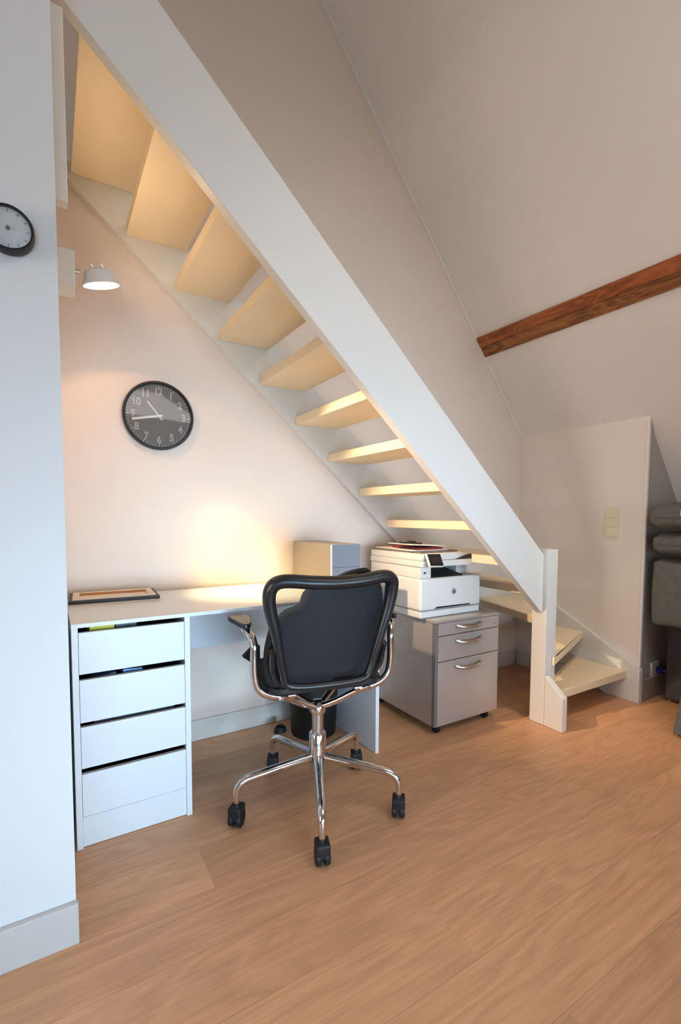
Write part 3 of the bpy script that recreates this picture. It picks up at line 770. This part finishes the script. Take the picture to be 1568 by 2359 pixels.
# ------------------------------------------------------------------ sofa corner with piled cushions at the right edge
sf = thing('sofa', 'dark grey upholstered sofa corner cut by the right picture edge', 'sofa', (3.1, -1.1, 0))
TS = Matrix.Translation((-3.1, 1.1, 0))
def cushion_bm(w, d, h, p=4.0, n=14, flat=.45):
    bm = BM()
    bmesh.ops.create_cube(bm, size=2)
    bmesh.ops.subdivide_edges(bm, edges=bm.edges, cuts=n, use_grid_fill=True)
    for v in bm.verts:
        x, y, z = v.co
        s = (abs(x)**p+abs(y)**p)**(1/p); s = max(s, 1e-6)
        edge = min(1, max(abs(x), abs(y)))
        puff = (1-edge**3.2)*(1-flat)+flat
        wr = .02*math.sin(9*x+4*y)+.015*math.sin(14*y-5*x)
        k = max(abs(x), abs(y))/s if s > 1 else 1
        k = 1-(1-k)*.5
        v.co = (x*k*w/2*(1-.03*abs(z)), y*k*d/2*(1-.03*abs(z)), z*(puff+wr)*h/2)
    return bm
bm = BM(); add_prism(bm, [(-1.155, .02), (-.93, .02), (-.93, .45), (-1.12, .45)], 'x', 2.98, 3.55, bev=.02, seg=3)
o = obj('seat_base', bm, M['sofa'], sf, autosmooth=50); o.matrix_parent_inverse = TS
bm = BM(); add_prism(bm, [(2.535, .015), (2.60, .20), (2.66, .56), (3.2, .56), (3.2, .015)], 'y', -1.30, -1.165, bev=.018, seg=3)
o = obj('arm', bm, M['sofa_front'], sf, autosmooth=50); o.matrix_parent_inverse = TS
def cushion(loc, dims, rot, label, tagpos=None, seam=True, flat=.45, p=4.0):
    t = thing('cushion', label, 'cushion', loc, 0, 'grey cushions piled on the sofa'); t.rotation_euler = rot
    obj('cover', cushion_bm(*dims, p=p, flat=flat), M['cushion'], t, smooth=True)
    w, d, h = dims
    if seam:
        bm = BM(); n = 40; pts = []
        for i in range(n):
            a = 2*PI*i/n; c, s = math.cos(a), math.sin(a); q = (abs(c)**4+abs(s)**4)**-.25
            x, y = c*q, s*q; k = 1-(1-max(abs(x), abs(y)))*.5
            pts.append((x*w/2*1.0, y*d/2*1.0, 0))
        add_tube(bm, pts, .005, 6, closed=True); obj('piping', bm, M['cushion'], t, smooth=True)
    if tagpos:
        bm = BM(); add_box(bm, tagpos[0]-.012, tagpos[0]+.012, tagpos[1]-.004, tagpos[1]+.004, tagpos[2]-.016, tagpos[2]+.016, bev=.003); obj('zip_tag', bm, M['alu'], t)
cushion((2.985, -1.02, 1.083), (.46, .24, .15), (0, -.05, 0), 'flat grey cushion topmost of the pile on the sofa', (-.225, -.05, .02))
cushion((3.02, -1.02, .926), (.44, .24, .14), (0, 0, 0), 'plump grey cushion in the middle of the sofa pile')
cushion((3.09, -1.02, .6495), (.52, .24, .395), (0, 0, 0), 'thick grey quilted cushion lowest in the sofa pile', (-.255, -.05, -.17), seam=False, flat=.86, p=9.0)

# ------------------------------------------------------------------ light
def area(name, loc, target, sx, sy, power, color):
    l = bpy.data.lights.new(name, 'AREA'); l.shape = 'RECTANGLE'; l.size = sx; l.size_y = sy; l.energy = power; l.color = color
    o = bpy.data.objects.new(name, l); COL.objects.link(o); o.location = loc
    d = Vector(target)-Vector(loc); o.rotation_euler = d.to_track_quat('-Z', 'Y').to_euler(); return o
def spot(name, loc, target, power, color, ang, blend, rad):
    l = bpy.data.lights.new(name, 'SPOT'); l.energy = power; l.color = color; l.spot_size = math.radians(ang); l.spot_blend = blend; l.shadow_soft_size = rad
    o = bpy.data.objects.new(name, l); COL.objects.link(o); o.location = loc
    d = Vector(target)-Vector(loc); o.rotation_euler = d.to_track_quat('-Z', 'Y').to_euler(); return o
WARM = (1.0, .72, .44)
def lamp(o, rgb, spread=None):
    m = max(rgb); o.data.energy = 100*m; o.data.color = [c/m for c in rgb]
    if spread: o.data.spread = math.radians(spread)
# daylight from the windows behind the camera, then an added side fill
lamp(area('window_left', (-.9, -4.3, .8), (.0, -.9, .75), 1.3, 1.3, 1, (1, 1, 1)), (.045, .086, .120), 105)
lamp(area('window_right', (1.75, -4.3, 1.0), (1.45, -.75, 1.0), .8, 1.0, 1, (1, 1, 1)), (.036, .046, .055), 46)
lamp(area('window_low', (.3, -3.9, .45), (.4, -.3, .4), 1.0, .5, 1, (1, 1, 1)), (.034, .050, .066), 50)
lamp(area('side_fill', (-2.2, -1.45, 1.15), (2.85, -.70, 1.0), .6, 1.1, 1, (1, 1, 1)), (.072, .063, .058), 80)  # unseen fill from the left, added to lift knee wall and roof
# unseen fills added overhead and pointing up, to lift floor and roof
lamp(area('overhead_fill', (1.35, -2.5, 2.7), (1.4, -1.7, 0), 1.6, 1.2, 1, (1, 1, 1)), (.150, .140, .126))
lamp(area('upward_fill', (.6, -2.9, 2.2), (.8, -2.0, 4.2), 1.2, 1.2, 1, (1, 1, 1)), (.067, .065, .062))
# halogen spotlight above the desk
lp = Vector((.139, ly+.002, 1.838))
lamp(spot('spot_beam', lp, (.83, -.20, .73), 1, WARM, 36, 1.0, .03), (1.75, 1.22, .58))
lamp(spot('spot_spill', lp, (.36, -.10, .80), 1, WARM, 104, .1, .03), (.036, .019, .010))
lamp(spot('spot_side', lp, (2.45, -.72, .36), 1, WARM, 42, .9, .02), (1.5, 1.06, .66))
lamp(spot('step_fill', (1.95, -1.5, 2.55), (2.5, -.62, .2), 1, WARM, 34, 1.0, .05), (.44, .36, .27))  # unseen fill from above, added to brighten the first step
# warm light that leaks through the open back of the lamp head
lamp(spot('spot_back', lp+Vector((-.004, 0, .055)), (.72, -.40, 2.35), 1, WARM, 150, .6, .02), (.055, .037, .019))

w = bpy.data.worlds.new('world'); scene.world = w; w.use_nodes = True
bgn = w.node_tree.nodes['Background']
bgn.inputs['Color'].default_value = (1.0, .95, .9, 1); bgn.inputs['Strength'].default_value = .3

scene.view_settings.view_transform = 'Standard'; scene.view_settings.look = 'None'
scene.view_settings.exposure = 0.06; scene.view_settings.gamma = 1.0
scene.cycles.use_adaptive_sampling = True; scene.cycles.adaptive_threshold = .10; scene.cycles.adaptive_min_samples = 12
scene.cycles.max_bounces = 6; scene.cycles.diffuse_bounces = 4; scene.cycles.caustics_reflective = False; scene.cycles.caustics_refractive = False
scene.cycles.glossy_bounces = 4; scene.cycles.transparent_max_bounces = 8
scene.cycles.use_denoising = True
